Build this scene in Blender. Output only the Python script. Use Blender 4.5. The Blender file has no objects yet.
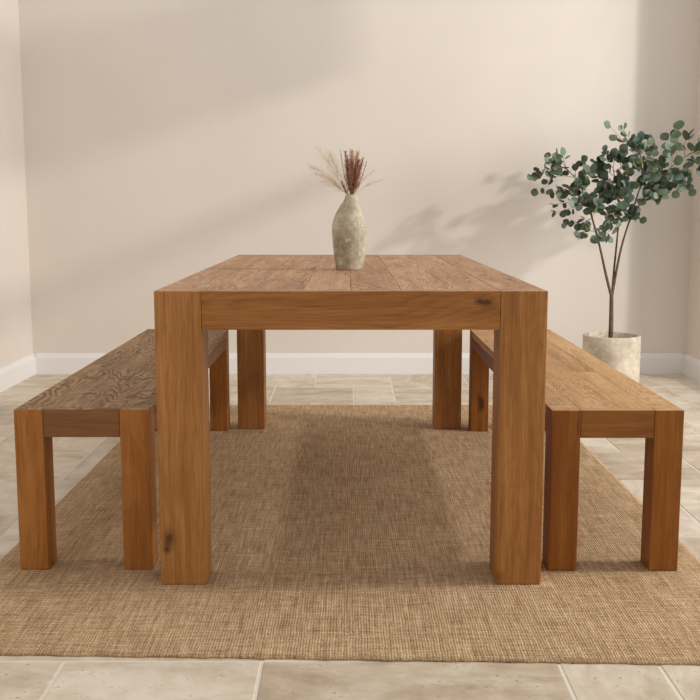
import bpy, bmesh, math, random
from mathutils import Vector, Matrix
random.seed(7)
C = bpy.context.scene.collection

# ------------------------------------------------------------------ camera
FPX, VH, CX, H = 1035.0, 208.0, 349.0, 0.99
TH = math.atan((350 - VH) / FPX)
CO, SI = math.cos(TH), math.sin(TH)
cam = bpy.data.cameras.new('camera'); co = bpy.data.objects.new('camera', cam); C.objects.link(co)
cam.sensor_width = 36; cam.lens = FPX / 700 * 36; cam.shift_x = (350 - CX) / 700
cam.clip_start = 0.05; cam.clip_end = 60
co.location = (0, 0, H); co.rotation_euler = (math.radians(90) - TH, 0, 0)
bpy.context.scene.camera = co

def at(u, v, y):
    """point of the photograph seen at distance y from the camera"""
    d = (v - 350) / FPX
    t = y / (CO - SI * d)
    return Vector(((u - CX) / FPX * t, y, H - (SI + CO * d) * t))

# ------------------------------------------------------------------ helpers
def tag(o, label=None, cat=None, group=None, kind=None):
    if label: o['label'] = label
    if cat: o['category'] = cat
    if group: o['group'] = group
    if kind: o['kind'] = kind
    return o

def thing(name, label, cat, loc, group=None, rz=0):
    o = bpy.data.objects.new(name, None); C.objects.link(o)
    o.location = loc; o.rotation_euler = (0, 0, rz); o.empty_display_size = 0.1
    return tag(o, label, cat, group)

def link(name, bm, mat, parent=None, smooth=False):
    me = bpy.data.meshes.new(name)
    bmesh.ops.recalc_face_normals(bm, faces=bm.faces[:])
    bm.to_mesh(me); bm.free()
    if smooth:
        for p in me.polygons: p.use_smooth = True
    me.materials.append(mat)
    o = bpy.data.objects.new(name, me); C.objects.link(o)
    if parent: o.parent = parent
    return o

def struct(name, bm, mat):
    return tag(link(name, bm, mat), kind='structure')

def layers(bm):
    g = bm.verts.layers.float_vector.get('gc') or bm.verts.layers.float_vector.new('gc')
    t = bm.verts.layers.float.get('tone') or bm.verts.layers.float.new('tone')
    return g, t

def box(bm, a, b, axis=None, bevel=0.0, tone=None, seed=None):
    """box from corner a to corner b; axis = direction of the wood grain"""
    a = Vector(a); b = Vector(b)
    g, t = layers(bm)
    c = (a + b) / 2; s = b - a
    r = bmesh.ops.create_cube(bm, size=1.0, matrix=Matrix.Translation(c) @ Matrix.Diagonal((s.x, s.y, s.z, 1)))
    vs = r['verts']
    if bevel:
        es = list({e for v in vs for e in v.link_edges})
        r = bmesh.ops.bevel(bm, geom=es, offset=bevel, segments=2, affect='EDGES', profile=0.6)
        vs = list({v for f in r['faces'] for v in f.verts} | {v for v in vs if v.is_valid})
    if seed is None: seed = random.random() * 40
    if tone is None: tone = random.uniform(-1, 1)
    o = Vector((seed * 1.7, seed * 0.9 + 3, seed * 2.3))
    for v in vs:
        p = v.co
        q = {'x': Vector((p.x, p.y, p.z)), 'y': Vector((p.y, p.x, p.z)), 'z': Vector((p.z, p.x, p.y)), None: p.copy()}[axis]
        v[g] = q + o; v[t] = tone
    return vs

def tube(bm, pts, rads, n=6):
    g, t = layers(bm)
    rings = []
    for i, p in enumerate(pts):
        p = Vector(p)
        d = (Vector(pts[min(i + 1, len(pts) - 1)]) - Vector(pts[max(i - 1, 0)])).normalized()
        u = d.orthogonal().normalized() if i == 0 else (u - d * u.dot(d)).normalized()
        w = d.cross(u)
        rings.append([bm.verts.new(p + (u * math.cos(2 * math.pi * k / n) + w * math.sin(2 * math.pi * k / n)) * rads[i]) for k in range(n)])
    for a, b in zip(rings, rings[1:]):
        for k in range(n):
            bm.faces.new((a[k], a[(k + 1) % n], b[(k + 1) % n], b[k]))
    bm.faces.new(rings[0][::-1]); bm.faces.new(rings[-1])
    return rings

# ------------------------------------------------------------------ materials
class NT:
    def __init__(s, name):
        s.m = bpy.data.materials.new(name); s.m.use_nodes = True
        s.t = s.m.node_tree; s.b = s.t.nodes['Principled BSDF']
    def n(s, typ, **kw):
        x = s.t.nodes.new(typ)
        for k, v in kw.items():
            if k.startswith('_'): setattr(x, k[1:], v)
            else: s.put(x.inputs[k.replace('0', ' ') if k.replace('0', ' ') in x.inputs else k], v)
        return x
    def put(s, inp, v):
        if isinstance(v, bpy.types.NodeSocket): s.t.links.new(v, inp)
        else: inp.default_value = v
    def math(s, op, a, b=0.0, c=0.0, clamp=False):
        x = s.t.nodes.new('ShaderNodeMath'); x.operation = op; x.use_clamp = clamp
        s.put(x.inputs[0], a); s.put(x.inputs[1], b); s.put(x.inputs[2], c); return x.outputs[0]
    def scale(s, vec, sc):
        x = s.t.nodes.new('ShaderNodeVectorMath'); x.operation = 'MULTIPLY'
        s.put(x.inputs[0], vec); x.inputs[1].default_value = sc; return x.outputs[0]
    def noise(s, vec, scale=1.0, detail=3.0, rough=0.55, dist=0.0):
        x = s.n('ShaderNodeTexNoise', Vector=vec, Scale=scale, Detail=detail, Roughness=rough, Distortion=dist)
        return x.outputs['Fac']
    def ramp(s, fac, stops):
        x = s.t.nodes.new('ShaderNodeValToRGB'); s.put(x.inputs[0], fac)
        e = x.color_ramp.elements
        while len(e) < len(stops): e.new(0.5)
        for k, (p, c) in zip(e, stops): k.position = p; k.color = (*c, 1) if len(c) == 3 else c
        return x.outputs[0]
    def smooth(s, v, a, b, c=0.0, d=1.0):
        x = s.t.nodes.new('ShaderNodeMapRange'); x.interpolation_type = 'SMOOTHSTEP'
        s.put(x.inputs[0], v)
        for i, q in enumerate((a, b, c, d)): x.inputs[i + 1].default_value = q
        return x.outputs[0]
    def mix(s, f, a, b, mode='MIX'):
        x = s.t.nodes.new('ShaderNodeMix'); x.data_type = 'RGBA'; x.blend_type = mode
        s.put(x.inputs[0], f)
        for i, q in ((6, a), (7, b)):
            if isinstance(q, tuple) and len(q) == 3: q = (*q, 1)
            s.put(x.inputs[i], q)
        return x.outputs[2]
    def bump(s, h, strength, dist=0.002):
        x = s.n('ShaderNodeBump', Strength=strength, Distance=dist, Height=h)
        s.t.links.new(x.outputs[0], s.b.inputs['Normal'])
    def attr(s, name, out):
        x = s.t.nodes.new('ShaderNodeAttribute'); x.attribute_name = name; return x.outputs[out]

def srgb(r, g, b):
    f = lambda c: (c / 255 / 12.92) if c / 255 <= 0.04045 else ((c / 255 + 0.055) / 1.055) ** 2.4
    return (f(r), f(g), f(b))

def wood(name, dark, mid, light, rough_amt=0.0, knots=1.0, bumpy=0.25, gloss=0.55, tone_amt=0.07, stripe=1.0, figure=1.0, spots=(), patch=(0.44, 0.60)):
    m = NT(name)
    gc = m.attr('gc', 'Vector'); tone = m.attr('tone', 'Fac')
    warp = m.noise(m.scale(gc, (1.3, 6, 6)), 1, 2, 0.5)
    vw = m.t.nodes.new('ShaderNodeVectorMath'); vw.operation = 'ADD'
    m.put(vw.inputs[0], gc)
    cmb = m.n('ShaderNodeCombineXYZ', Y=m.math('MULTIPLY', warp, 0.05), Z=m.math('MULTIPLY', warp, 0.05))
    m.put(vw.inputs[1], cmb.outputs[0]); gw = vw.outputs[0]
    fib = m.noise(m.scale(gw, (1.6, 34, 34)), 1, 6, 0.68, 0.2)
    fine = m.noise(m.scale(gw, (7, 260, 260)), 1, 4, 0.7)
    body = m.noise(m.scale(gc, (0.9, 5.0, 5.0)), 1, 2, 0.45, 0.2)
    saw = m.math('FRACT', m.math('MULTIPLY', m.math('ADD', body, m.math('MULTIPLY', fib, 0.05)), 34.0))
    line = m.math('POWER', saw, 3.0)                       # growth rings: soft rise, crisp late wood edge
    blot = m.noise(m.scale(gc, (2.6, 8, 8)), 1, 4, 0.6)
    f = m.math('MULTIPLY', m.math('SUBTRACT', fib, 0.5), 0.75 * stripe)
    f = m.math('SUBTRACT', f, m.math('MULTIPLY', line, 0.11 * figure))
    f = m.math('ADD', f, m.math('MULTIPLY', m.math('SUBTRACT', fine, 0.5), 0.52))
    f = m.math('ADD', f, m.math('MULTIPLY', m.math('SUBTRACT', blot, 0.5), 0.40))
    f = m.math('ADD', f, m.math('MULTIPLY', tone, tone_amt))
    f = m.math('ADD', f, 0.53)
    col = m.ramp(f, [(0.12, dark), (0.5, mid), (0.88, light)])
    # dark pores and short checks
    chk = m.smooth(m.noise(m.scale(gw, (4.5, 120, 120)), 1, 2, 0.5), 0.69, 0.76)
    col = m.mix(m.math('MULTIPLY', chk, 0.5), col, tuple(c * 0.5 for c in dark))
    # knots
    v = m.n('ShaderNodeTexVoronoi', Vector=m.scale(gc, (2.6, 6.5, 6.5)), Scale=1.0)
    wob = m.noise(m.scale(gc, (30, 40, 40)), 1, 2)
    d = m.math('ADD', v.outputs['Distance'], m.math('MULTIPLY', m.math('SUBTRACT', wob, 0.5), 0.20))
    sel = m.math('GREATER_THAN', m.n('ShaderNodeSeparateColor', Color=v.outputs['Color']).outputs[0], 0.74)
    k = m.math('MULTIPLY', m.smooth(d, 0.15, 0.03), m.math('MULTIPLY', sel, 0.8 * knots))
    col = m.mix(k, col, tuple(c * 0.28 for c in dark))
    for c_, r_ in spots:                                   # single knots at known places in the grain
        w_ = m.t.nodes.new('ShaderNodeVectorMath'); w_.operation = 'SUBTRACT'; m.put(w_.inputs[0], gc); w_.inputs[1].default_value = c_
        l_ = m.t.nodes.new('ShaderNodeVectorMath'); l_.operation = 'LENGTH'; m.put(l_.inputs[0], m.scale(w_.outputs[0], (0.62 / r_, 1 / r_, 1 / r_)))
        dd = m.math('ADD', l_.outputs['Value'], m.math('MULTIPLY', m.math('SUBTRACT', m.noise(m.scale(gc, (60, 80, 80)), 1, 3), 0.5), 1.3))
        col = m.mix(m.math('MULTIPLY', m.smooth(dd, 2.6, 0.7), 0.45), col, tuple(c * 0.7 for c in dark))
        col = m.mix(m.math('MULTIPLY', m.smooth(dd, 1.2, 0.3), 0.65), col, tuple(c * 0.25 for c in dark))
    h = m.math('ADD', m.math('MULTIPLY', fib, 0.5), m.math('MULTIPLY', fine, 0.4))
    h = m.math('SUBTRACT', h, m.math('MULTIPLY', chk, 0.5))
    if rough_amt:
        # rough sawn, weathered patches with wavy open grain
        mask = m.smooth(m.noise(m.scale(gc, (2.6, 6, 6)), 1, 3, 0.6), *patch)
        w = m.noise(m.scale(gc, (2.4, 8.0, 8.0)), 1, 2, 0.5, 0.3)
        wv = m.math('SINE', m.math('ADD', m.math('MULTIPLY', w, 110.0), m.math('MULTIPLY', fib, 16.0)))
        wv = m.math('MULTIPLY_ADD', wv, 0.5, 0.5)
        groove = m.math('MULTIPLY', m.math('POWER', m.math('SUBTRACT', 1.0, wv), 3.0), mask)
        groove = m.math('MULTIPLY', groove, m.smooth(fine, 0.35, 0.6))
        ridge = m.math('MULTIPLY', m.math('POWER', wv, 3.0), mask)
        col = m.mix(m.math('MULTIPLY', groove, 0.44 * rough_amt, clamp=True), col, tuple(c * 0.55 for c in dark))
        col = m.mix(m.math('MULTIPLY', ridge, 0.24 * rough_amt, clamp=True), col, light)
        h = m.math('SUBTRACT', h, m.math('MULTIPLY', groove, 1.6 * rough_amt))
    m.t.links.new(col, m.b.inputs['Base Color'])
    m.b.inputs['Roughness'].default_value = gloss
    m.b.inputs['Specular IOR Level'].default_value = 0.3
    m.bump(h, bumpy, 0.003)
    return m.m

M = {}
def seedoff(sd): return Vector((sd * 1.7, sd * 0.9 + 3, sd * 2.3))
M['leg_knot'] = wood('knotty_teak_leg', srgb(92, 54, 20), srgb(157, 104, 51), srgb(200, 148, 88), bumpy=0.15, figure=0.45,
                     spots=[(tuple(Vector((0.125, -0.474, 0)) + seedoff(5)), 0.011), (tuple(Vector((0.098, -0.482, 0)) + seedoff(5)), 0.006)])
M['apron_knot'] = wood('knotty_teak_apron', srgb(94, 56, 22), srgb(154, 100, 48), srgb(190, 138, 80), bumpy=0.15, stripe=0.7,
                     spots=[(tuple(Vector((0.343, 0, 0.744)) + seedoff(9)), 0.009), (tuple(Vector((0.325, 0, 0.748)) + seedoff(9)), 0.005)])
M['leg'] = wood('teak_leg', srgb(92, 54, 20), srgb(157, 104, 51), srgb(200, 148, 88), bumpy=0.15, figure=0.45)
M['leg_dark'] = wood('dark_teak_leg', srgb(84, 46, 8), srgb(138, 82, 22), srgb(172, 116, 56), bumpy=0.15, figure=0.5)
M['apron_dark'] = wood('dark_teak_apron', srgb(84, 46, 12), srgb(138, 86, 34), srgb(168, 114, 58), bumpy=0.15, stripe=0.7)
M['leg_warm'] = wood('warm_teak_leg', srgb(98, 56, 14), srgb(160, 102, 42), srgb(196, 140, 78), bumpy=0.15, figure=0.6)
M['apron'] = wood('teak_apron', srgb(94, 56, 22), srgb(154, 100, 48), srgb(190, 138, 80), bumpy=0.15, stripe=0.7)
M['apron_brown'] = wood('brown_teak_apron', srgb(82, 52, 28), srgb(130, 88, 52), srgb(162, 118, 76), bumpy=0.2, stripe=0.8)
M['top'] = wood('weathered_tabletop', srgb(116, 80, 52), srgb(176, 132, 94), srgb(214, 176, 140), rough_amt=1.1, bumpy=0.5, knots=0.4, gloss=0.6, tone_amt=0.08, patch=(0.38, 0.54))
M['seat_brown'] = wood('weathered_brown_seat', srgb(104, 74, 46), srgb(160, 122, 84), srgb(212, 176, 136), rough_amt=1.1, bumpy=0.8, knots=0.2, gloss=0.62, tone_amt=0.05, patch=(0.36, 0.54))
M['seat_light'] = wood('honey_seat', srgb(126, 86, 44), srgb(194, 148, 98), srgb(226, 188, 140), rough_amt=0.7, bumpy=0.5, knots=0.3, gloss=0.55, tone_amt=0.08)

def paint(name, col, var=0.03, bump=0.06, rough=0.85):
    m = NT(name)
    geo = m.n('ShaderNodeNewGeometry').outputs['Position']
    a = m.noise(geo, 1.3, 4, 0.6)
    b = m.noise(geo, 60, 3, 0.6)
    lo = tuple(c * (1 - var) for c in col); hi = tuple(min(1, c * (1 + var)) for c in col)
    m.t.links.new(m.ramp(a, [(0.3, lo), (0.7, hi)]), m.b.inputs['Base Color'])
    m.b.inputs['Roughness'].default_value = rough
    m.b.inputs['Specular IOR Level'].default_value = 0.2
    m.bump(b, bump, 0.001)
    return m.m
M['wall'] = paint('cream_plaster', srgb(226, 217, 207))
M['base'] = paint('white_gloss_paint', srgb(236, 233, 232), 0.01, 0.02, 0.5)
M['grout'] = paint('pale_grout', srgb(226, 218, 204), 0.04, 0.1)

def travertine():
    m = NT('travertine_tile')
    gc = m.attr('gc', 'Vector'); tone = m.attr('tone', 'Fac')
    a = m.noise(m.scale(gc, (2.2, 5.5, 1)), 1.3, 5, 0.6, 0.8)
    b = m.noise(gc, 14, 5, 0.65)
    c = m.noise(gc, 75, 3, 0.5)
    f = m.math('ADD', m.math('MULTIPLY', a, 0.72), m.math('MULTIPLY', b, 0.42))
    f = m.math('ADD', f, m.math('MULTIPLY', tone, 0.07))
    col = m.ramp(f, [(0.30, srgb(164, 143, 118)), (0.52, srgb(202, 186, 163)), (0.72, srgb(228, 217, 200))])
    pit = m.math('MULTIPLY', m.smooth(c, 0.40, 0.30), m.smooth(b, 0.48, 0.58))
    col = m.mix(m.math('MULTIPLY', pit, 0.6), col, srgb(120, 98, 74))
    m.t.links.new(col, m.b.inputs['Base Color'])
    m.b.inputs['Roughness'].default_value = 0.42
    m.b.inputs['Specular IOR Level'].default_value = 0.35
    m.bump(m.math('SUBTRACT', b, pit), 0.18, 0.002)
    return m.m
M['tile'] = travertine()

def jute():
    m = NT('woven_jute')
    p = m.n('ShaderNodeNewGeometry').outputs['Position']
    sep = m.n('ShaderNodeSeparateXYZ', Vector=p)
    wob = m.noise(p, 22, 3, 0.6)
    x = m.math('ADD', sep.outputs[0], m.math('MULTIPLY', wob, 0.008))
    y = m.math('ADD', sep.outputs[1], m.math('MULTIPLY', wob, 0.012))
    wx = m.math('SINE', m.math('MULTIPLY', x, 2 * math.pi / 0.0066))
    ix = m.math('FLOOR', m.math('DIVIDE', x, 0.0066))
    wy = m.math('SINE', m.math('ADD', m.math('MULTIPLY', y, 2 * math.pi / 0.0090), m.math('MULTIPLY', ix, math.pi)))
    weave = m.math('MULTIPLY_ADD', m.math('ADD', wx, wy), 0.25, 0.5)
    streak = m.noise(m.scale(p, (130, 7, 1)), 1, 3, 0.6)
    cross = m.noise(m.scale(p, (9, 130, 1)), 1, 2, 0.6)
    big = m.noise(p, 2.2, 3, 0.6)
    fuzz = m.noise(p, 210, 3, 0.8)
    f = m.math('MULTIPLY', weave, 0.24)
    for q, k in ((streak, 0.50), (cross, 0.42), (fuzz, 0.70), (big, 0.10)):
        f = m.math('ADD', f, m.math('MULTIPLY', m.math('SUBTRACT', q, 0.5), k * 1.6))
    f = m.math('ADD', f, 0.38)
    col = m.ramp(f, [(0.12, srgb(120, 92, 62)), (0.5, srgb(187, 155, 119)), (0.88, srgb(230, 206, 170))])
    m.t.links.new(col, m.b.inputs['Base Color'])
    m.b.inputs['Roughness'].default_value = 0.95
    m.b.inputs['Specular IOR Level'].default_value = 0.1
    m.bump(m.math('ADD', weave, m.math('MULTIPLY', fuzz, 0.8)), 0.75, 0.003)
    return m.m
M['jute'] = jute()

def stone(name, dark, mid, light, sc=9.0, chips=True, bump=0.5):
    m = NT(name)
    p = m.n('ShaderNodeTexCoord').outputs['Object']
    a = m.noise(p, sc, 5, 0.6, 0.4); b = m.noise(p, sc * 6, 4, 0.6)
    f = m.math('ADD', m.math('MULTIPLY', a, 0.7), m.math('MULTIPLY', b, 0.3))
    col = m.ramp(f, [(0.34, dark), (0.5, mid), (0.66, light)])
    c = m.noise(p, sc * 3.2, 4, 0.65)
    ch = m.smooth(c, 0.60, 0.66)
    if chips: col = m.mix(m.math('MULTIPLY', ch, 0.7), col, srgb(226, 220, 204))
    m.t.links.new(col, m.b.inputs['Base Color'])
    m.b.inputs['Roughness'].default_value = 0.8
    m.b.inputs['Specular IOR Level'].default_value = 0.25
    m.bump(m.math('ADD', m.math('MULTIPLY', b, 0.6), m.math('MULTIPLY', ch, 0.7)), bump, 0.004)
    return m.m
M['vase'] = stone('weathered_vase_glaze', srgb(138, 128, 104), srgb(178, 168, 144), srgb(212, 203, 182), 13)
M['pot'] = stone('pale_concrete', srgb(172, 156, 134), srgb(200, 187, 166), srgb(222, 212, 194), 7, bump=0.25)

def flat(name, c1, c2, rough=0.7, sc=20.0, spec=0.3, sheen=0.0):
    m = NT(name)
    p = m.n('ShaderNodeTexCoord').outputs['Object']
    f = m.noise(p, sc, 3, 0.6)
    f = m.math('ADD', f, m.math('MULTIPLY', m.attr('tone', 'Fac'), 0.3))
    m.t.links.new(m.ramp(f, [(0.25, c1), (0.75, c2)]), m.b.inputs['Base Color'])
    m.b.inputs['Roughness'].default_value = rough
    m.b.inputs['Specular IOR Level'].default_value = spec
    return m.m
M['soil'] = flat('dark_soil', srgb(58, 46, 36), srgb(104, 86, 66), 0.95, 60)
M['bark'] = flat('grey_brown_bark', srgb(76, 62, 48), srgb(120, 102, 80), 0.85, 45)
M['twig'] = flat('reddish_twig', srgb(116, 84, 62), srgb(156, 122, 94), 0.8, 45)
M['plume'] = flat('russet_seed_head', srgb(112, 70, 50), srgb(196, 146, 116), 0.9, 120)
M['pinkish'] = flat('blush_seed_head', srgb(186, 138, 108), srgb(222, 184, 156), 0.9, 120)
M['pale'] = flat('straw_coloured_grass', srgb(206, 184, 150), srgb(234, 218, 192), 0.9, 80)
M['frame'] = paint('window_frame_paint', srgb(232, 228, 222), 0.01, 0.02, 0.4)

def leafmat():
    m = NT('eucalyptus_leaf')
    t = m.attr('tone', 'Fac')
    p = m.n('ShaderNodeTexCoord').outputs['Object']
    f = m.math('ADD', m.math('MULTIPLY_ADD', t, 0.5, 0.5), m.math('MULTIPLY', m.math('SUBTRACT', m.noise(p, 40, 2), 0.5), 0.25))
    col = m.ramp(f, [(0.0, srgb(66, 56, 46)), (0.12, srgb(60, 70, 54)), (0.45, srgb(82, 98, 76)), (0.75, srgb(106, 126, 102)), (0.88, srgb(98, 124, 116)), (1.0, srgb(126, 132, 80))])
    m.t.links.new(col, m.b.inputs['Base Color'])
    m.b.inputs['Roughness'].default_value = 0.5
    m.b.inputs['Specular IOR Level'].default_value = 0.4
    return m.m
M['leaf'] = leafmat()

# ------------------------------------------------------------------ the room
KY = FPX / 1050.0                 # depth scale of the measured plan
WL, WR, YB = -1.904, 2.026, 6.265 * KY
TOPZ = 2.75; Y0 = -1.2; TK = 0.12
def wallbox(name, a, b):
    bm = bmesh.new(); box(bm, a, b); return struct(name, bm, M['wall'])
wallbox('wall_back', (WL - TK, YB, 0), (WR + TK, YB + TK, TOPZ))
wallbox('wall_left', (WL - TK, Y0, 0), (WL, YB, TOPZ))
# right wall: an unseen opening takes up most of it, its low header shaped for the light streaks, a short return is left beside the back wall
OP0, OPM, OP1, OPL, OPZ = 0.9, 4.93, YB - 0.30, 2.42, 2.70
bm = bmesh.new()
box(bm, (WR, OP1, 0), (WR + TK, YB, TOPZ))
box(bm, (WR, OPM, OPZ), (WR + TK, OP1, TOPZ))
box(bm, (WR, OPM, 0), (WR + TK, OP1, 0.126))
box(bm, (WR, OP0, OPL), (WR + TK, OPM, TOPZ))
box(bm, (WR, Y0, 0), (WR + TK, OP0, TOPZ))
struct('wall_right', bm, M['wall'])
fx0, fx1 = WR + 0.03, WR + 0.08
bm = bmesh.new()        # unseen doorway frame, transom bar added to streak the light on the back wall
box(bm, (fx0, OP0, OPL - 0.03), (fx1, OPM, OPL), bevel=0.003)
box(bm, (fx0, OP0, 2.00), (fx1, OPM, 2.07), bevel=0.003)
box(bm, (fx0, OP0, 0), (fx1, OPM, 0.04), bevel=0.003)
box(bm, (fx0, OP0, 0.04), (fx1, OP0 + 0.03, OPL - 0.03), bevel=0.003)
struct('added_door_frame_1', bm, M['frame'])
bm = bmesh.new()        # tall side light next to the doors
box(bm, (fx0, OPM, OPZ - 0.02), (fx1, OP1, OPZ), bevel=0.003)
box(bm, (fx0, OPM, 0.127), (fx1, OP1, 0.15), bevel=0.003)
box(bm, (fx0, OP1 - 0.02, 0.15), (fx1, OP1, OPZ - 0.02), bevel=0.003)
struct('window_1', bm, M['frame'])

def skirting(name, p, q, nrm):
    """baseboard from p to q along the wall, nrm points into the room"""
    bm = bmesh.new(); p = Vector(p); q = Vector(q); n = Vector(nrm); g, t = layers(bm)
    prof = [(0, 0), (0.018, 0), (0.018, 0.098), (0.014, 0.105), (0.011, 0.115), (0.006, 0.123), (0, 0.123)]
    A = [bm.verts.new(p + n * a + Vector((0, 0, b))) for a, b in prof]
    B = [bm.verts.new(q + n * a + Vector((0, 0, b))) for a, b in prof]
    k = len(prof)
    for i in range(k): bm.faces.new((A[i], A[(i + 1) % k], B[(i + 1) % k], B[i]))
    bm.faces.new(A[::-1]); bm.faces.new(B)
    return struct(name, bm, M['base'])
skirting('baseboard_back', (WL + 0.018, YB, 0), (WR - 0.018, YB, 0), (0, -1, 0))
skirting('baseboard_left', (WL, Y0, 0), (WL, YB, 0), (1, 0, 0))
skirting('baseboard_right', (WR, OPM, 0), (WR, YB, 0), (-1, 0, 0))

# floor: stone tiles of mixed sizes on a common module
MX = 0.2172; X0 = 0.026; YT = 2.2 * KY; MY = 0.2195
NX0, NX1, NY0, NY1 = -9, 10, -15, 19
forced = [(-3,-1,-2,0),(-1,2,-2,0),(2,3,-1,0),(3,6,-2,0),(-6,-3,-2,0),
          (-1,1,16,18),(-3,-1,17,19),(-2,-1,16,17),(-2,0,14,16),(0,1,14,16),(1,3,16,18),(1,3,14,16),(-4,-2,14,17),
          (5,7,4,7),(3,5,4,7),(6,8,7,9),(4,6,7,9),(5,7,9,11),(7,9,9,11),(6,8,11,14),(8,10,12,14),
          (-8,-6,5,7),(-6,-4,5,7),(-8,-5,7,9),(-5,-3,7,9),(-9,-7,9,11),(-7,-5,9,12),(-5,-3,9,11),(-7,-5,3,5),(-9,-7,12,14)]
used = {}; tiles = []
def fits(a, b, c, d):
    return a >= NX0 and b <= NX1 and c >= NY0 and d <= NY1 and not any((i, j) in used for i in range(a, b) for j in range(c, d))
def put(a, b, c, d):
    for i in range(a, b):
        for j in range(c, d): used[(i, j)] = 1
    tiles.append((a, b, c, d))
for f_ in forced:
    if fits(*f_): put(*f_)
rt = random.Random(5)
for j in range(NY0, NY1):
    for i in range(NX0, NX1):
        if (i, j) in used: continue
        sizes = [(3, 2), (2, 2), (2, 3), (2, 1), (1, 2)]
        rt.shuffle(sizes)
        sizes.sort(key=lambda s: -(s[0] * s[1] >= 4))
        for w, h in sizes + [(1, 1)]:
            if fits(i, i + w, j, j + h): put(i, i + w, j, j + h); break
bm = bmesh.new()
g_, t_ = layers(bm)
for a, b, c, d in tiles:
    gp = 0.0026; x0 = max(X0 + a * MX + gp, WL + 0.001); x1 = min(X0 + b * MX - gp, WR - 0.001)
    y0 = YT + c * MY + gp; y1 = min(YT + d * MY - gp, YB - 0.001)
    if x1 - x0 < 0.02 or y1 - y0 < 0.02 or y0 < Y0: continue
    e = 0.003; tn = rt.uniform(-1, 1); of = Vector((rt.uniform(0, 50), rt.uniform(0, 50), 0))
    lo = [bm.verts.new((x, y, -0.002)) for x, y in ((x0, y0), (x1, y0), (x1, y1), (x0, y1))]
    hi = [bm.verts.new((x, y, 0.0)) for x, y in ((x0 + e, y0 + e), (x1 - e, y0 + e), (x1 - e, y1 - e), (x0 + e, y1 - e))]
    bm.faces.new(hi)
    for k in range(4): bm.faces.new((lo[k], lo[(k + 1) % 4], hi[(k + 1) % 4], hi[k]))
    sw = rt.random() < 0.3
    for v in lo + hi: v[g_] = Vector((v.co.y, v.co.x, 0) if sw else (v.co.x, v.co.y, 0)) + of; v[t_] = tn
fl = struct('floor', bm, M['tile'])
bm = bmesh.new(); box(bm, (WL - TK, Y0, -0.06), (WR + TK + 0.0, YB + TK, -0.0015))
struct('floor_grout', bm, M['grout'])

# ------------------------------------------------------------------ rug
RT = 0.008
bm = bmesh.new(); g, t = layers(bm)
nL, nR, fL, fR = (-0.985, 2.236 * KY), (0.990, 2.170 * KY), (-0.970, 5.205 * KY), (0.985, 5.205 * KY)
rr = random.Random(3)
NU, NV = 160, 120
def edgew(i, s): return 0.0016 * math.sin(i * 0.55 + s) + 0.0012 * math.sin(i * 1.7 + 2 * s) + rr.uniform(-.0006, .0006)
top = []
for j in range(NV + 1):
    row = []
    for i in range(NU + 1):
        a, b = i / NU, j / NV
        p = Vector(nL).lerp(Vector(nR), a).lerp(Vector(fL).lerp(Vector(fR), a), b)
        z = RT - 0.0006 + 0.0004 * math.sin(i * 0.9 + j * 0.3)
        if j == 0: p.y += edgew(i, 1)
        if j == NV: p.y += edgew(i, 2)
        if i == 0: p.x += edgew(j, 3) * .3
        if i == NU: p.x += edgew(j, 4) * .3
        if i in (0, NU) or j in (0, NV): z = RT - 0.0018
        row.append(bm.verts.new((p.x, p.y, z)))
    top.append(row)
for j in range(NV):
    for i in range(NU): bm.faces.new((top[j][i], top[j][i + 1], top[j + 1][i + 1], top[j + 1][i]))
loop = [top[0][i] for i in range(NU + 1)] + [top[j][NU] for j in range(1, NV + 1)] + [top[NV][i] for i in range(NU - 1, -1, -1)] + [top[j][0] for j in range(NV - 1, 0, -1)]
low = [bm.verts.new((v.co.x, v.co.y, 0.0005)) for v in loop]
k = len(loop)
for i in range(k): bm.faces.new((loop[i], low[i], low[(i + 1) % k], loop[(i + 1) % k]))
bm.faces.new(low[::-1])
tag(link('jute_rug', bm, M['jute'], smooth=True), 'large woven tan jute rug lying on the stone tiles under the table and benches', 'rug')

# ------------------------------------------------------------------ table and benches
def cap(o, mat):
    """the upward face of a leg or apron carries the weathered finish of the boards"""
    o.data.materials.append(mat)
    zt = max(v.co.z for v in o.data.vertices)
    for p in o.data.polygons:
        if p.normal.z > 0.5 and p.center.z > zt - 0.006: p.material_index = 1

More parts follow.
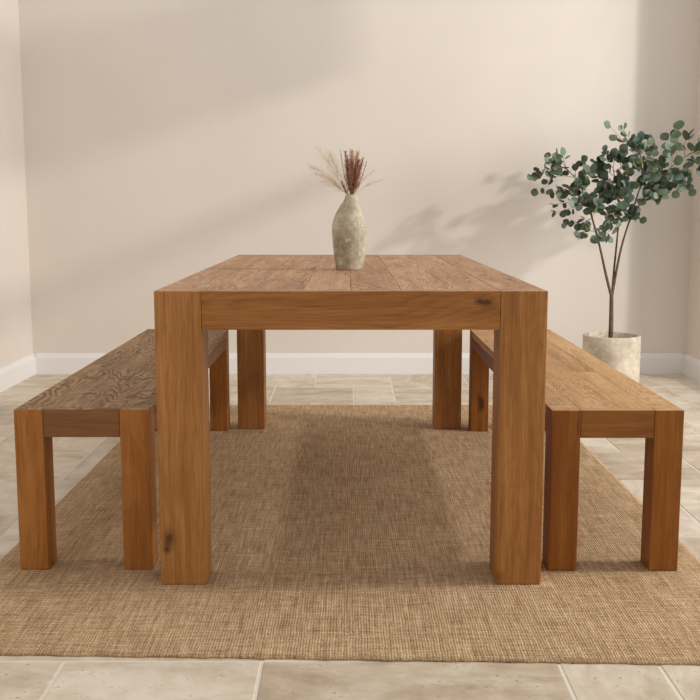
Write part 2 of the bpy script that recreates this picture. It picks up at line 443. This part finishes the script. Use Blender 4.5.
def furniture(root, w, l, h, leg, legd, ap, apt, gap, boards, top_mat, top_name, tone_leg=(0, 0, 0, 0), leg_mat=None, ap_mat=None, seam=0.0007, knotty=False):
    """w across, l along y from 0, local origin at the middle of the near edge on the rug"""
    hw = w / 2; g = 0.0006; leg_mat = leg_mat or M['leg']; ap_mat = ap_mat or M['apron']
    k = 0
    for yy in (0, l - legd):
        for sx in (-1, 1):
            x0, x1 = (-hw, -hw + leg) if sx < 0 else (hw - leg, hw)
            bm = bmesh.new(); box(bm, (x0, yy, 0), (x1, yy + legd, h), 'z', 0.0028, tone=tone_leg[k], seed=5 if knotty and k == 0 else None)
            cap(link('leg', bm, M['leg_knot'] if knotty and k == 0 else leg_mat, root), top_mat); k += 1
    for yy in (0.0012, l - apt - 0.0012):
        bm = bmesh.new(); box(bm, (-hw + leg + g, yy, h - ap), (hw - leg - g, yy + apt, h), 'x', 0.002, tone=-0.2, seed=9 if knotty else None)
        cap(link('end_apron', bm, M['apron_knot'] if knotty and yy < 1 else ap_mat, root), top_mat)
    for sx in (-1, 1):
        x0, x1 = (-hw + 0.0012, -hw + apt) if sx < 0 else (hw - apt, hw - 0.0012)
        bm = bmesh.new(); box(bm, (x0, legd + g, h - ap), (x1, l - legd - g, h - 0.03), 'y', 0.002, tone=-0.3)
        link('side_apron', bm, ap_mat, root)
    # boards fill the frame; the outer ones run between the leg tops
    bm = bmesh.new(); th = 0.028
    inner = w - 2 * leg
    box(bm, (-hw + 0.0012, legd + g, h - th), (-hw + leg - g, l - legd - g, h), 'y', max(seam, 0.0005))
    box(bm, (hw - leg + g, legd + g, h - th), (hw - 0.0012, l - legd - g, h), 'y', max(seam, 0.0005))
    x = -hw + leg
    for i, (fr, cuts) in enumerate(boards):
        x1 = x + inner * fr
        ys = [apt + 0.001] + [c * l for c in cuts] + [l - apt - 0.001]
        for a, b in zip(ys, ys[1:]):
            box(bm, (x + seam * .6, a + seam * .6, h - th), (x1 - seam * .6, b - seam * .6, h - rr.uniform(0, seam)), 'y', seam)
        x = x1
    link(top_name, bm, top_mat, root)

SC = 0.992                        # everything standing on the rug is a little nearer than the floor plan
TY = 2.674 * KY * SC
table = thing('dining_table', 'large chunky honey-brown solid wood dining table standing in the middle of the rug', 'table', (0.0050, TY, RT), rz=0.0014)
furniture(table, 0.999, 4.775 * KY * SC - TY, 0.7817 - RT, 0.119, 0.12, 0.099, 0.035, 0.0012,
          [(0.17, [0.45]), (0.17, [0.2, 0.62]), (0.16, [0.38]), (0.17, [0.7]), (0.16, [0.25, 0.8]), (0.17, [0.5])],
          M['top'], 'tabletop', (0.4, -0.2, -0.8, -0.6), knotty=True)
BY = 2.79 * KY * SC; BLn = 4.70 * KY * SC - BY
bl = thing('dining_bench', 'brown wooden bench with weathered rough seat, left of the dining table', 'bench', (-0.7195, BY, RT))
furniture(bl, 0.362, BLn, 0.4543 - RT, 0.078, 0.085, 0.076, 0.03, 0.001, [(0.5, [0.55]), (0.5, [0.3])], M['seat_brown'], 'seat', (0.3, 0.2, -0.5, -0.5), leg_mat=M['leg_warm'], ap_mat=M['apron_brown'], seam=0.0003)
br = thing('dining_bench', 'honey-coloured wooden bench with sunlit seat, right of the dining table', 'bench', (0.7200, BY - 0.010, RT), rz=0.0022)
furniture(br, 0.354, BLn, 0.4543 - RT, 0.078, 0.085, 0.076, 0.03, 0.001, [(0.55, [0.6]), (0.45, [0.35])], M['seat_light'], 'seat', (-0.4, -0.2, -0.5, -0.5), leg_mat=M['leg_dark'], ap_mat=M['apron_dark'], seam=0.0002)

# ------------------------------------------------------------------ vase with dried grasses
VY = 3.62 * KY * SC
vb = at(349.2, 269, VY); vb.z = 0.7821
PXM = VY / FPX / CO            # metres per pixel at the vase
def vp(v): return (269 - v) * PXM * 1.0
prof = [(269.3, 336.6, 361.6), (268.3, 335.9, 362.5), (263, 335.4, 363.6), (255, 334.2, 365.2), (245, 333.0, 366.2), (233, 332.2, 366.4),
        (226, 332.4, 365.2), (220, 333.6, 363.6), (214, 336.0, 361.8), (209, 339.0, 360.0), (205, 341.8, 358.8), (202, 343.8, 357.8),
        (199.5, 344.9, 357.0), (197, 345.3, 356.6), (196, 345.6, 356.4)]
bm = bmesh.new(); layers(bm); rings = []; N = 40
outer = [((269.3 - v) * PXM, (r_ - l_) / 2 * PXM, ((r_ + l_) / 2 - 349.2) * PXM) for v, l_, r_ in prof]
inner = [(z - (0.0 if i == 0 else 0.002), r - 0.005, s) for i, (z, r, s) in enumerate(outer[::-1])]
inner = [q for q in inner if q[0] > 0.03]
for z, r, s in outer + inner:
    rings.append([bm.verts.new((s + r * math.cos(2 * math.pi * k / N), r * math.sin(2 * math.pi * k / N), z)) for k in range(N)])
for a, b in zip(rings, rings[1:]):
    for k in range(N): bm.faces.new((a[k], a[(k + 1) % N], b[(k + 1) % N], b[k]))
bm.faces.new(rings[0][::-1]); bm.faces.new(rings[-1])
vase = link('vase', bm, M['vase'], smooth=True)
vase.location = vb
tag(vase, 'weathered grey-green stoneware bottle vase standing on the dining table', 'vase')
NECK = Vector((vb.x + (351 - 349.2) * PXM, VY, vb.z + (269.3 - 196) * PXM))
VBOT = Vector((vb.x, VY, vb.z + 0.035))

def curve(a, b, bow, n=9):
    a = Vector(a); b = Vector(b); d = b - a
    return [a + d * (i / n) + Vector(bow) * math.sin(math.pi * i / n) for i in range(n + 1)]
def sample(pts, f):
    f = max(0, min(0.9999, f)) * (len(pts) - 1); i = int(f)
    return pts[i].lerp(pts[i + 1], f - i), (pts[i + 1] - pts[i]).normalized()

def stem(name, label, cat, u, v, dy, base_u, base_dy, sr, head, mat, smat, hair=0.02, hr=0.0006, nh=110, start=0.35, width=0.006, group=None, bow=(0, 0, 0), seed=1, spread=.6):
    """a dried grass stem with its seed head; tip at (u, v) of the photograph, dy in front of or behind the neck"""
    R = random.Random(seed)
    tip = at(u, v, VY + dy)
    nb = NECK + Vector(((base_u - 351) * 0.75 * PXM, base_dy, -0.006))
    inside = VBOT + (NECK - VBOT) * 0.55 + Vector(((base_u - 351) * -0.5 * PXM, -base_dy * 0.5, 0))
    pts = [inside, inside.lerp(nb, 0.6)] + curve(nb, tip, bow)
    t = thing(name, label, cat, nb, group)
    off = Vector(nb)
    bm = bmesh.new(); tube(bm, [p - off for p in pts], [sr] * (len(pts) - 2) + [sr * .8, sr * .4], 5)
    link('stem', bm, smat, t)
    cur = [p - off for p in pts[2:]]
    bm = bmesh.new(); g, tt = layers(bm)
    if width:
        n = 14; P = [sample(cur, start + (1 - start) * i / n)[0] for i in range(n + 1)]
        tube(bm, P, [width * max(0.12, math.sin(math.pi * min(1, 0.12 + 0.9 * i / n)) ** 0.7) for i in range(n + 1)], 7)
    for _ in range(nh):
        f = start + (1 - start) * R.random() ** 0.9
        p, d = sample(cur, f)
        sd = Vector((R.gauss(0, 1), R.gauss(0, 1), R.gauss(0, 1))); sd = (sd - d * sd.dot(d)).normalized()
        ln = hair * R.uniform(0.5, 1.15) * (1 - 0.7 * (f - start) / (1 - start))
        q = p + d * ln * R.uniform(.7, 1) + sd * ln * R.uniform(.2, spread)
        mid = p.lerp(q, .5) + sd * ln * .08
        rg = tube(bm, [p, mid, q], [hr, hr, hr * .4], 3)
        tn = R.uniform(-1, 1)
        for r_ in rg:
            for vv in r_: vv[tt] = tn
    link(head, bm, mat, t)
    return t

def russet(label, u, v, dy, bu, bdy, hair, nh, start, width, seed, mat='plume', bow=(0, 0, 0)):
    stem('dried_stem', label, 'dried flower', u, v, dy, bu, bdy, .0008, 'seed_head', M[mat], M['plume'], hair * (1.9 if mat == 'pinkish' else 1.5), .0006, int(nh * .7), start, width * .5, seed=seed, bow=bow, spread=.85)
russet('thin dark russet spike leaning left, tallest of the dried stems in the vase', 340.5, 149.5, 0.0, 349, 0, .007, 90, .20, .0018, 1, bow=(-.004, 0, 0))
russet('fluffy russet head just right of the tallest left spike in the vase', 345.5, 152, .008, 350, .003, .020, 260, .22, .0042, 2)
russet('blush-coloured upright seed head in the centre of the dried bunch', 351.5, 151, .012, 351, .004, .022, 240, .40, .0030, 3, 'pinkish')
russet('pale pinkish seed head right of the centre of the dried bunch', 357.5, 153, .014, 352, .004, .022, 220, .40, .0028, 4, 'pinkish')
russet('plump dark russet head leaning right in the front of the dried bunch', 363, 158.5, -.010, 352.5, -.004, .019, 380, .06, .0058, 5)
russet('thin russet spike at the far right of the dried bunch', 366.8, 161.5, .002, 354, 0, .007, 90, .25, .0018, 6, bow=(.003, 0, 0))
russet('thick dark russet head low in the middle of the dried bunch', 352.0, 161, -.012, 351.2, -.005, .020, 420, .03, .0066, 7)
russet('russet head between the blush heads and the right spike of the dried bunch', 358.5, 160, .004, 352, .002, .020, 340, .10, .0056, 8)
russet('short russet sprig hanging over the left of the vase mouth', 341.5, 181, -.010, 348, -.003, .010, 150, .08, .0030, 9, bow=(-.004, 0, .004))
russet('russet head leaning left behind the thick middle head of the dried bunch', 347, 160, .006, 350.6, .002, .018, 300, .08, .0048, 10)
for i, (u, v, dy, hr_, lab) in enumerate(((318, 149, .01, .075, 'straw-coloured feathery grass plume reaching highest to the left of the vase'),
                                     (310, 166, -.01, .060, 'straw-coloured feathery grass plume reaching farthest left from the vase'),
                                     (316, 174, .02, .060, 'straw-coloured feathery grass plume between the farthest left and the lowest one'),
                                     (322, 182, -.02, .050, 'straw-coloured feathery grass plume arching lowest to the left of the vase'),
                                     (329, 154, .03, .065, 'straw-coloured feathery grass plume close to the left of the russet spikes'))):
    stem('pampas_stem', lab, 'dried flower', u, v, dy, 348.5, 0.002, .0005, 'plume', M['pale'], M['pale'], hr_, .00042, 60, .10, 0, seed=20 + i, bow=(-.004, 0, .014), spread=.7)
for i, (u, v, dy, lab) in enumerate(((383, 180, 0, 'fine pale grass blade arching farthest right from the vase'),
                                     (374, 171, .01, 'fine pale grass blade right of the russet spikes, second lowest on the right'),
                                     (360, 149, .02, 'fine pale grass blade standing upright behind the russet heads'))):
    stem('grass_blade', lab, 'dried flower', u, v, dy, 354, 0.0, .0006, 'plume', M['pinkish'], M['pinkish'], .026, .00030, 22, .4, 0, seed=40 + i, bow=(-.004, 0, .010))

# ------------------------------------------------------------------ potted eucalyptus
PY = 5.86 * KY
pc = at(609.9, 390, PY); pc.z = 0
plant = thing('potted_eucalyptus', 'slim eucalyptus tree with round grey-green leaves in a pale concrete pot by the back wall', 'potted plant', (pc.x, PY, 0.0))
PR = 28.2 * PY / FPX / CO; PH = 0.284
bm = bmesh.new(); layers(bm); rings = []; N = 56
for z, r in ((0, PR - .008), (.004, PR - .003), (.01, PR - .001), (PH * .5, PR), (PH - .006, PR), (PH - .001, PR - .002), (PH, PR - .006), (PH, PR - .014), (PH - .004, PR - .018), (PH - .06, PR - .019), (PH - .08, PR - .03)):
    rings.append([bm.verts.new((r * math.cos(2 * math.pi * k / N), r * math.sin(2 * math.pi * k / N), z)) for k in range(N)])
for a, b in zip(rings, rings[1:]):
    for k in range(N): bm.faces.new((a[k], a[(k + 1) % N], b[(k + 1) % N], b[k]))
bm.faces.new(rings[0][::-1])
link('pot', bm, M['pot'], plant, True)
bm = bmesh.new(); layers(bm); rs = random.Random(9); rings = []
for q in range(6):
    r = (PR - .0185) * q / 5
    rings.append([bm.verts.new((r * math.cos(2 * math.pi * k / 30), r * math.sin(2 * math.pi * k / 30), PH - .048 + rs.uniform(-.004, .004))) for k in range(30)] if q else [bm.verts.new((0, 0, PH - .045))])
for k in range(30): bm.faces.new((rings[0][0], rings[1][k], rings[1][(k + 1) % 30]))
for a, b in zip(rings[1:], rings[2:]):
    for k in range(30): bm.faces.new((a[k], a[(k + 1) % 30], b[(k + 1) % 30], b[k]))
link('soil', bm, M['soil'], plant)
O = Vector((pc.x, PY, 0))
def L(u, v, dy=0.0): return at(u, v, PY + dy) - O
def smoothpts(ps, n=4):
    out = []
    for i in range(len(ps) - 1):
        p0 = ps[max(i - 1, 0)]; p1 = ps[i]; p2 = ps[i + 1]; p3 = ps[min(i + 2, len(ps) - 1)]
        for k in range(n):
            t = k / n
            out.append(0.5 * ((2 * p1) + (p2 - p0) * t + (2 * p0 - 5 * p1 + 4 * p2 - p3) * t * t + (3 * p1 - p0 - 3 * p2 + p3) * t ** 3))
    return out + [ps[-1]]
trunk = smoothpts([L(610.6, 345), L(610.8, 333), L(611.3, 315), L(611.5, 296)])
bm = bmesh.new(); tube(bm, trunk, [.0150 - .004 * i / (len(trunk) - 1) for i in range(len(trunk))], 10)
link('trunk', bm, M['bark'], plant, True)

def leaf(bm, p, d, nrm, size, tone, tt):
    """round blade on a short stalk, cupped a little"""
    d = d.normalized(); s = d.cross(nrm).normalized(); nn = s.cross(d)
    c = [(0, 0), (.16, .30), (.42, .50), (.70, .46), (.92, .24), (1.0, 0), (.92, -.24), (.70, -.46), (.42, -.50), (.16, -.30)]
    th = 0.0006
    up = [bm.verts.new(p + d * (a * size) + s * (b * size) + nn * (size * (.22 * b * b - .08 * a * a))) for a, b in c]
    mid = bm.verts.new(p + d * (.5 * size) - nn * (size * .015) + nn * th)
    low = bm.verts.new(p + d * (.5 * size) - nn * (size * .015) - nn * th)
    k = len(c)
    for i in range(k):
        bm.faces.new((mid, up[i], up[(i + 1) % k])); bm.faces.new((low, up[(i + 1) % k], up[i]))
    for v in up + [mid, low]: v[tt] = tone

RL = random.Random(21)
# each main branch: its own path, then the twigs that leave it (photo u, v, depth offset), with how many leaves and how big
branches = [
 dict(path=[(611.5, 297, 0), (606, 275, -.01), (601, 252, -.02), (596, 232, -.03), (588, 205, -.04), (578, 182, -.05), (566, 168, -.06)], r=(.0085, .002),
  twigs=[((596, 232, -.03), (580, 237, -.10), 7, 9), ((598, 240, -.03), (607, 238, -.10), 4, 8), ((597, 236, -.03), (597, 238, -.09), 4, 8), ((596, 236, -.03), (606, 228, -.12), 4, 9), ((592, 218, -.03), (566, 226, -.06), 8, 9), ((592, 218, -.03), (600, 206, -.15), 8, 10),
   ((588, 205, -.04), (556, 214, -.10), 7, 8, 1), ((588, 205, -.04), (552, 205, .02), 6, 8, 1), ((588, 205, -.04), (607, 190, -.10), 9, 10), ((582, 190, -.05), (552, 192, -.12), 9, 11),
   ((582, 190, -.05), (534, 194, .0), 4, 7, 1), ((582, 190, -.05), (590, 170, -.14), 9, 10), ((586, 200, -.04), (576, 176, -.14), 9, 9), ((592, 218, -.03), (584, 196, -.15), 9, 9), ((574, 178, -.05), (548, 180, -.02), 7, 8), ((570, 172, -.06), (546, 166, -.10), 11, 9),
   ((558, 170, -.07), (532, 176, -.08), 9, 9), ((566, 168, -.06), (558, 158, -.02), 5, 9), ((566, 168, -.06), (549, 156, -.05), 5, 8), ((576, 180, -.05), (581, 160, -.02), 8, 9), ((590, 212, -.04), (574, 204, -.16), 9, 10)]),
 dict(path=[(611.8, 298, .0), (614, 270, .01), (617, 240, .02), (619, 215, .02), (617, 190, .03), (613, 168, .04)], r=(.0070, .002),
  twigs=[((618, 228, .02), (604, 236, .05), 4, 9), ((619, 215, .02), (606, 212, -.02), 9, 10), ((619, 215, .02), (636, 214, -.06), 8, 10), ((618, 205, .02), (598, 196, .08), 9, 10),
   ((618, 200, .02), (630, 186, -.10), 10, 11), ((617, 190, .03), (598, 178, -.04), 11, 11), ((617, 190, .03), (626, 170, -.08), 11, 10), ((615, 178, .04), (596, 162, .05), 9, 10),
   ((613, 170, .04), (604, 152, -.02), 8, 9), ((613, 168, .04), (622, 152, -.05), 10, 10), ((614, 172, .04), (638, 166, -.12), 10, 10), ((619, 213, .02), (622, 196, -.18), 9, 11)]),
 dict(path=[(611.8, 297, .01), (617, 268, .0), (622, 245, .0), (629, 222, .0), (636, 200, .01), (642, 178, .02), (640, 155, .03)], r=(.0080, .002),
  twigs=[((629, 222, 0), (640, 220, -.05), 5, 9), ((632, 214, 0), (616, 222, -.10), 6, 10), ((636, 200, .01), (656, 202, -.05), 7, 9), ((636, 200, .01), (614, 184, -.14), 11, 11),
   ((640, 188, .01), (672, 192, -.06), 12, 10), ((640, 188, .01), (650, 172, -.14), 11, 11), ((642, 178, .02), (690, 190, .03), 12, 10), ((642, 178, .02), (664, 164, -.05), 11, 10),
   ((642, 170, .02), (634, 152, -.10), 10, 9), ((640, 160, .03), (628, 140, .0), 7, 8), ((630, 146, .02), (622, 128, .02), 6, 8), ((623, 130, .02), (610, 126, .0), 3, 9), ((640, 155, .03), (646, 138, .05), 8, 9),
   ((640, 157, .03), (652, 146, -.04), 8, 9), ((644, 180, .02), (676, 176, -.12), 12, 11), ((646, 184, .02), (662, 196, -.12), 8, 10)]),
 dict(path=[(629, 222, .0), (644, 198, -.04), (662, 176, -.06), (680, 160, -.07), (698, 150, -.06)], r=(.0045, .0016),
  twigs=[((662, 176, -.06), (688, 178, -.10), 11, 10), ((662, 176, -.06), (652, 156, -.12), 9, 10), ((670, 168, -.06), (668, 140, -.04), 8, 11), ((676, 162, -.07), (678, 128, -.02), 4, 10, 0, 1),
   ((680, 160, -.07), (704, 172, -.08), 8, 10), ((684, 156, -.07), (690, 136, -.03), 4, 10), ((690, 153, -.07), (712, 150, -.08), 9, 10), ((684, 158, -.07), (706, 140, -.02), 5, 10), ((668, 172, -.06), (680, 186, -.02), 8, 10), ((650, 190, -.04), (668, 182, .03), 10, 10)]),
]
for bi, b in enumerate(branches):
    P = smoothpts([L(*q) for q in b['path']], 4); n = len(P) - 1; r0, r1 = b['r']
    bm = bmesh.new(); tube(bm, P, [r0 + (r1 - r0) * i / n for i in range(n + 1)], 8)
    tw = bm; bm.faces.ensure_lookup_table(); nwood = len(bm.faces); lf = bmesh.new(); _, tt = layers(lf)
    for tg in b['twigs']:
        a, e, cnt, sz = tg[:4]; narrow = len(tg) > 4 and tg[4]
        a = L(*a); a = min(P, key=lambda q: (q - a).length); e = L(*e)
        sag = Vector((RL.uniform(-.02, .02), RL.uniform(-.03, .03), RL.uniform(.0, .03)))
        Q = curve(a, e, sag, 8)
        tube(tw, Q, [.0016 - .0009 * i / 8 for i in range(9)], 5)
        cnt = int(cnt * 1.45)
        for k in range(cnt):
            f = .18 + .82 * (k + RL.uniform(0, .6)) / cnt
            p, d = sample(Q, f)
            sd = Vector((RL.gauss(0, 1), RL.gauss(0, 1) - .2, RL.gauss(0, 1))); sd = (sd - d * sd.dot(d)).normalized()
            dr = (sd + d * RL.uniform(.2, .9)).normalized()
            if k == cnt - 1: dr = (d + sd * .3).normalized()
            size = sz * .0057 * RL.uniform(.72, 1.18) * (1 - .25 * f * (cnt > 5)) 
            nr = Vector((RL.gauss(0, .7), -1 + RL.gauss(0, .6), RL.gauss(.3, .7)))
            if narrow and RL.random() < .7: nr = Vector((RL.gauss(0, .2), RL.gauss(0, .15), 1)).cross(dr) if RL.random() < .5 else Vector((0.1, .15, 1))
            tone = RL.choice((-1, 1)) * RL.random() ** 1.3 * .85
            if narrow: tone = RL.uniform(-1.1, -.3)
            if RL.random() < .08: tone = RL.uniform(.8, 1.0)
            st = p + dr * .006
            tube(tw, [p, st], [.0006, .0005], 4)
            leaf(lf, st, dr, nr, size, tone, tt)
    br_o = link('branch', bm, M['bark'], plant, True)      # the fine reddish twigs belong to the branch they grow from
    br_o.data.materials.append(M['twig'])
    for i_, p_ in enumerate(br_o.data.polygons):
        if i_ >= nwood: p_.material_index = 1
    link('foliage', lf, M['leaf'], br_o)

# ------------------------------------------------------------------ light
def area(name, loc, target, sx, sy, power, col):
    l = bpy.data.lights.new(name, 'AREA'); l.shape = 'RECTANGLE'; l.size = sx; l.size_y = sy; l.energy = power; l.color = col
    o = bpy.data.objects.new(name, l); C.objects.link(o); o.location = loc
    o.rotation_euler = (Vector(target) - Vector(loc)).to_track_quat('-Z', 'Y').to_euler()
    return o
area('low_sun', (5.6, 2.9, 3.45), (0.2, 4.2, 0.7), 0.28, 0.18, 142, (1.0, 0.95, 0.88))
area('daylight_through_doors', (6.0, 3.0, 1.75), (0, 3.9, 1.0), 2.4, 2.2, 195, (1.0, 0.985, 0.97))
w = bpy.data.worlds.new('world'); bpy.context.scene.world = w; w.use_nodes = True
bg = w.node_tree.nodes['Background']; bg.inputs[0].default_value = (1.0, 0.985, 0.97, 1); bg.inputs[1].default_value = 0.79

vs = bpy.context.scene.view_settings
vs.view_transform = 'Standard'; vs.look = 'None'; vs.gamma = 1; vs.exposure = -0.07; vs.use_curve_mapping = False
